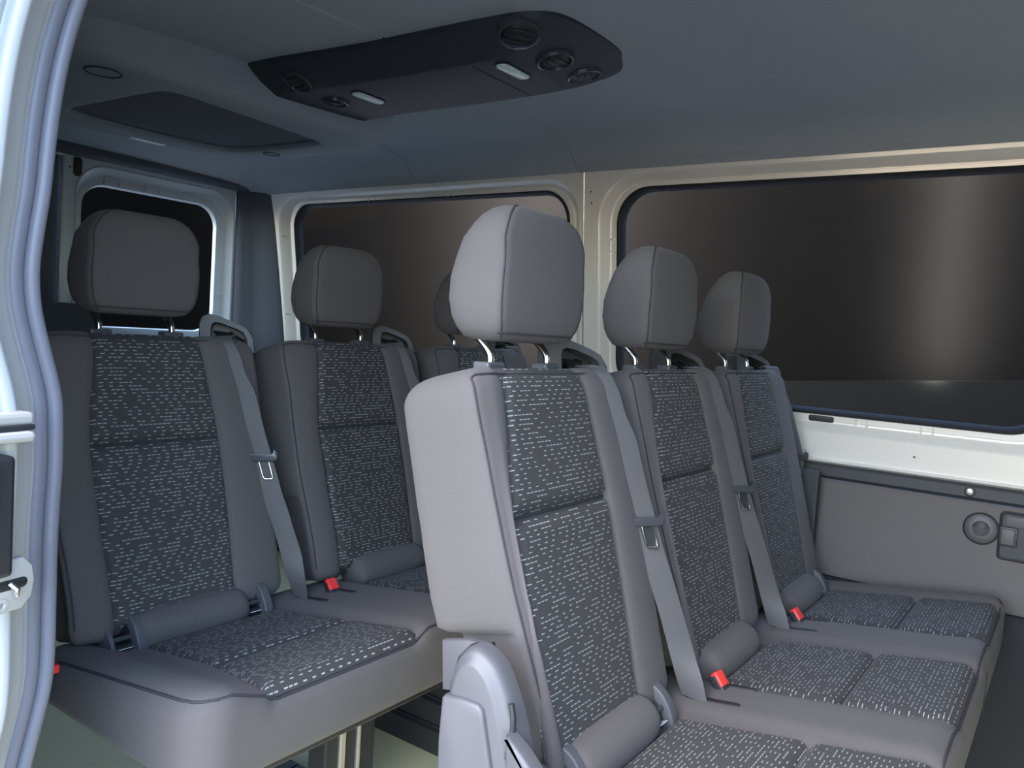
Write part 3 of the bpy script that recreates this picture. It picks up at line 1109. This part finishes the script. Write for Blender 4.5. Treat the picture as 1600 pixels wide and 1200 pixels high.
def recliner(parent):
    """moulded side shield with rim, raised ridge and lever, on the door side of the bench"""
    X = .786

    def P(y, z, d):
        return Vector((X - d, y, z))
    outl = [(.59, .20), (.604, .40), (.608, .50), (.606, .545), (.601, .582), (.590, .607), (.573, .620), (.553, .617), (.532, .602), (.513, .570), (.497, .53), (.484, .48), (.474, .40), (.46, .2)]
    outl = [(p.x, p.y) for p in smoothed([(a, b, 0) for a, b in outl], 4)]
    cx, cy = .565, .45

    def shrink(k):
        return [(a + (cx - a) * k * .9, b + ((cy - b) * k * .35 if b > .3 else 0)) for a, b in outl]
    rings = [[P(a, b, -.004) for a, b in outl], [P(a, b, .012) for a, b in outl], [P(a, b, .020) for a, b in shrink(.05)], [P(a, b, .024) for a, b in shrink(.12)],
             [P(a, b, .026) for a, b in shrink(.22)], [P(a, b, .030) for a, b in shrink(.27)], [P(a, b, .031) for a, b in shrink(.34)]]
    sh = loft('side_shield', rings, M['plastic_pale'], parent, sharp=60)
    pan = [(.585, .20), (.600, .40), (.6045, .50), (.6025, .553), (.598, .558), (.570, .561), (.548, .561), (.541, .556), (.538, .545), (.530, .515), (.518, .47), (.505, .40), (.49, .20)]
    slab('raised_panel', pan, lambda a, b, d: P(a, b, d), .026, .038, M['plastic_pale'], sh, .0045)
    # slot and lever
    arc = [(.507, .572), (.503, .555), (.503, .538), (.507, .515), (.512, .495)]
    tube('lever_slot', smoothed([P(a, b, .026) for a, b in arc], 3), .0035, M['black'], sh, n=8)
    lv = [(.503, .538), (.496, .537), (.470, .518), (.445, .49), (.425, .45), (.45, .43), (.475, .45), (.497, .49)]
    lv = [(p.x, p.y) for p in smoothed([(a, b, 0) for a, b in lv], 3, True)]
    slab('recline_lever', lv, lambda a, b, d: P(a, b, d), .02, .042, M['plastic_pale'], sh, .005)
    # steel hinge plate and a black slab for the shaded gap between shield and cloth
    slab('hinge_plate', [(.668, .515), (.674, .582), (.63, .594), (.60, .596), (.585, .585), (.60, .53)], lambda a, b, d: P(a, b, -.055 + d), 0, .010, M['plastic_pale'], parent, .002)
    slab('hinge_gap_shade', [(.628, .48), (.628, .545), (.618, .585), (.60, .606), (.57, .615), (.56, .58)], lambda a, b, d: P(a, b, -.022 + d), 0, .012, M['black'], parent, .002)
    tube('hinge_bolt', [P(.615, .580, -.046), P(.615, .580, -.040)], .004, M['steel'], parent, n=8)


def bench(name, label, off, xs, x_left, x_right, shield, group, anchors, flare, wide=0.0):
    t = empty(name, label, 'seat bench', group, loc=off)
    cushion(t, x_left, x_right, .60, xs, [(1.235 + a, .912 + b) for a, b in zip(xs, xs[1:])], flare)
    for k, dx in enumerate(xs):
        backrest(t, dx, M['fabric'], M['dash'], wide)
        headrest(t, dx)
        guide(t, dx)
        belt(t, dx, last=(k == len(xs) - 1))
        bolster_roll(t, .925 + dx, 1.142 + dx, [a + dx for a in anchors[k]])
    for dx in xs[:-1]:
        buckle(t, dx)
        slot(t, (1.276 + dx, .452, 0), .046, .0075, PI / 2)
        slot(t, (1.356 + dx, .435, 0), .030, .006, PI / 2)
    if shield:
        recliner(t)
        box('end_bracket', (2.236, .575, .545), (.03, .05, .29), M['console'], t, .006)
    else:
        c = Vector((x_left - .012, .475, .418))
        box('release_button', c, (.012, .022, .014), M['red'], t, .003)
        box('buckle', c + Vector((.0, .018, -.012)), (.018, .028, .016), M['black'], t, .004)
    # frame: rails, legs
    xa, xb = x_left + .33, x_right - .30
    box('seat_frame', ((x_left + x_right) / 2, .34, .318), (x_right - x_left - .14, .40, .03), M['black'], t, .005)
    return t


rear_off = (-.1386, .8275, 0)
F = bench('front_bench', 'three-place charcoal seat bench nearest the camera with silver-grey side shield', (0, 0, 0), [0, .46, .933], .79, 2.235, True, 'van seat benches',
          [(.895, 1.165), (), (1.165,)], .012)
Rb = bench('rear_bench', 'three-place charcoal seat bench in the rear row behind the door jamb', rear_off, [0, .528, 1.056], .775, 2.36, False, 'van seat benches',
           [(.895, 1.165), (), ()], -.034, .036)


def leg(parent, x, y, ox):
    """black foot with two polished rails on its face"""
    l = box('leg', (x, y, .155), (.135, .05, .312), M['black'], parent, .004)
    for a, w_ in ((-.028, .015), (.016, .009)):
        box('leg_rail', (x + a, y - .028, .155), (w_, .008, .308), M['steel'], l, .002)


leg(Rb, 1.262, .325, 0)
leg(Rb, 2.0, .325, 0)
leg(F, 1.30, .33, 0)
leg(F, 1.98, .33, 0)
for px in (.56, .45):
    box('foot_rail', (1.262, px, .012), (.10, .12, .022), M['black'], Rb, .003)

# black stepped heater box on the floor between the rows
prof = [(1.435, 0), (1.435, .055), (1.447, .062), (1.447, .115), (1.462, .122), (1.462, .19), (1.475, .20), (1.80, .20), (1.80, 0)]
hb = loft('heater_box', [[(x - rear_off[0], y - rear_off[1], z) for x, z in prof] for y in (.62, 1.40)], M['black'], Rb, smooth=False)
for x, z in ((1.4445, .062), (1.459, .122)):
    tube('edge_rib', [(x - rear_off[0], .62 - rear_off[1], z), (x - rear_off[0], 1.40 - rear_off[1], z)], .003, M['panel_dark'], hb, n=6)


# ------------------------------------------------------------------ things on the side panel
def side3(y, z, d):
    x = 2.292 + (z - .53) * .016
    return Vector((x - d, y, z))


sp = empty('round_speaker', 'small round grey speaker grille set in the brown side panel', 'speaker')


def circ(cy, cz, r, n=32):
    return [(cy + r * math.cos(2 * PI * k / n), cz + r * math.sin(2 * PI * k / n)) for k in range(n)]


C_ = (.174, .599)
loft('rim', [[side3(a, b, d) for a, b in circ(*C_, r)] for r, d in ((.040, -.004), (.040, .002), (.0375, .0035), (.036, .001))], M['black'], sp, caps=False)
loft('cover', [[side3(a, b, d) for a, b in circ(*C_, r)] for r, d in ((.037, -.004), (.037, .002), (.034, .005), (.020, .0055))], M['plastic'], sp)
loft('grille', [[side3(a, b, d) for a, b in circ(*C_, r)] for r, d in ((.019, .0055), (.018, .0065), (.004, .0065))], M['black'], sp)
for k in range(-4, 5):
    h = math.sqrt(max(0, .0165 ** 2 - (k * .004) ** 2))
    if h > .002:
        tube('grille_bar', [side3(C_[0] - h, C_[1] + k * .004, .0067), side3(C_[0] + h, C_[1] + k * .004, .0067)], .0007, M['plastic'], sp, n=5)
clip = empty('panel_clip', 'round metal screw clip on the dark ledge above the speaker', 'screw')
CC = (.205, .687)
loft('washer', [[(2.283 - d, a, b) for a, b in circ(*CC, r, 20)] for r, d in ((.0125, -.002), (.0125, .002), (.0095, .0035))], M['black'], clip)
loft('screw_head', [[(2.283 - d, a, b) for a, b in circ(*CC, r, 20)] for r, d in ((.0085, .003), (.008, .0055), (.004, .007))], M['steel'], clip)
cup = empty('socket_tray', 'recessed plastic tray with a square power socket in the side panel', 'tray')
o_ = rrect(.045, .592, .092, .060, .012, 4)
i_ = rrect(.045, .592, .085, .053, .010, 4)
loft('tray_rim', [[side3(a, b, d) for a, b in q] for q, d in ((o_, -.004), (o_, .002), (mixl(o_, i_, .5), .004), (i_, .002), (i_, -.0))], M['black'], cup, caps=False)
raw('tray_back', [side3(a, b, .0008) for a, b in i_], [tuple(range(len(i_)))], M['panel_dark'], cup, smooth=False)
slab('tray_shelf', rrect(.045, .628, .078, .013, .004, 3), lambda a, b, d: side3(a, b, d), 0, .004, M['plastic'], cup, .001)
slab('socket_frame', rrect(.115, .590, .019, .024, .004, 3), lambda a, b, d: side3(a, b, d), 0, .006, M['black'], cup, .001)
slab('socket_cap', rrect(.116, .590, .014, .019, .003, 3), lambda a, b, d: side3(a, b, d), .005, .009, M['plastic'], cup, .0012)

# ------------------------------------------------------------------ door jamb at the left
JR = [(.560, 1.50), (.535, 1.44), (.509, 1.371), (.493, 1.309), (.483, 1.249), (.477, 1.19), (.473, 1.133), (.467, 1.085), (.463, 1.04), (.4655, 1.0), (.473, .964), (.488, .909),
      (.494, .88), (.496, .85), (.497, .80), (.495, .75), (.494, .699), (.4945, .617), (.495, .559), (.492, .518), (.484, .479), (.470, .417), (.455, .34), (.44, .2), (.435, 0)]
JP = smoothed([(x, 1.03, z) for x, z in JR], 3)
seal = empty('door_seal', 'twin-lobed grey rubber door seal curving down the open door jamb', 'door seal')
e = Vector((.91, -.41, 0))
f_ = Vector((.41, .91, 0))
for k, (c, r, nm) in enumerate((((-.0085), .0095, 'seal_lip'), ((-.0275), .0115, 'seal_bulb'))):
    vs, fs = tube_data([p + e * c + f_ * (-.004 * k) for p in JP], r, 14)
    raw(nm, vs, fs, M['rubber'], seal)
raw('seal_web', [v for p in JP for v in (p + e * -.004 + f_ * .004, p + e * -.032 + f_ * .004)],
    [(2 * i, 2 * i + 1, 2 * i + 3, 2 * i + 2) for i in range(len(JP) - 1)], M['gasket'], seal)
# lining between seal and near wall
o = loft('door_jamb_lining', [[p + Vector((-.012, .012, 0)), p + Vector((-.010, .03, 0)), p + Vector((-.03, .035, 0))] for p in JP], M['dark'], closed=False, caps=False)
struct(o)
o.name = 'trim_8'
# painted jamb
sec = [(-.010, 1.040), (-.030, 1.034), (-.042, 1.020), (-.050, 1.008), (-.064, 1.000), (-.071, .984), (-.076, .980), (-.084, .981), (-.088, .990), (-.093, .992), (-.099, .985), (-.103, .978), (-.112, .978), (-.118, 1.03), (-.130, 1.035), (-.135, .99), (-.16, .985)]
rings = []
for p in JP:
    rings.append([(p.x + a, y, p.z) for a, y in sec])
o = loft('door_2', rings, M['jamb'], closed=False, caps=False, sharp=50)
struct(o, 'pale silver painted sliding door jamb')
# track end, rubber buffer and striker
tr = empty('door_track', 'pale folded metal end of the sliding door track on the jamb', 'door track')
rot = Matrix.Rotation(math.radians(12), 3, 'Z')
box('track_upper', (.395, .972, .868), (.075, .03, .016), M['jamb_plate'], tr, .005, rot)
box('track_mouth', (.395, .966, .8595), (.07, .03, .007), M['black'], tr, .002, rot)
box('track_lower', (.392, .955, .850), (.070, .03, .012), M['jamb_plate'], tr, .005, rot)
bf = empty('door_buffer', 'black plastic stop block on the jamb below the door track', 'stop')
box('block', (.371, .955, .765), (.058, .05, .135), M['black'], bf, .006, rot)
box('block_face', (.360, .928, .80), (.044, .012, .055), M['plastic'], bf, .003, rot)
box('block_face', (.356, .928, .735), (.038, .012, .05), M['plastic'], bf, .003, rot)
st = empty('striker_plate', 'cream door latch striker plate with two screws on the jamb', 'striker')
ex_ = (rot @ Vector((1, 0, 0))).normalized()
ey_ = (rot @ Vector((0, -1, 0))).normalized()
c0 = Vector((.402, .952, .684))


def SP(a, b, d):
    return c0 + ex_ * a + Vector((0, 0, b)) + ey_ * d


slab('plate', [(-.045, .029), (.018, .030), (.030, .018), (.033, 0), (.030, -.018), (.018, -.030), (-.045, -.030)], SP, -.004, .003, M['jamb_plate'], st, .002)
slab('latch_slot', rrect(-.012, .001, .036, .006, .006, 4), SP, .0, .0036, M['black'], st, .0005)
tube('latch_pin', [SP(.003, .002, .004), SP(.006, -.003, .012), SP(.006, -.010, .010)], .0035, M['chrome'], st, n=8)
for b in (.018, -.020):
    loft('screw', [[SP(-.006 + r * math.cos(a * PI / 8), b + r * math.sin(a * PI / 8), d) for a in range(16)] for r, d in ((.0075, .002), (.007, .0045), (.0035, .0048), (.0025, .003))], M['jamb_plate'], st)

# ------------------------------------------------------------------ outside
o = box('ground', (2, 2, -.60), (40, 40, .1), M['ground'], bevel=0)
struct(o, 'pale concrete ground outside')
o = box('backdrop_wall', (7.35, 2.0, 2.2), (.1, 20, 5.5), M['hall'], bevel=0)
struct(o, 'dark hall wall seen through the side windows')
o = box('backdrop_wall_rear', (4.0, 9.7, 2.2), (10, .1, 5.5), M['hall'], bevel=0)
struct(o, 'dark hall wall seen through the rear door window')
# slab added in place of the backdrop's grey floor; top edge rises gently
vs = []
for x in (7.0, 7.3):
    for y, z in ((4.2, .57), (-2.5, 1.16)):
        vs += [(x, y, -.55), (x, y, z)]
lw = raw('floor_slab', vs, [(0, 1, 3, 2), (4, 6, 7, 5), (1, 5, 7, 3), (0, 4, 5, 1), (2, 3, 7, 6), (0, 2, 6, 4)], M['backdrop_floor'], smooth=False)
lw.name = 'backdrop_floor_slab'
struct(lw, 'speckled grey upright slab standing in for the backdrop floor')
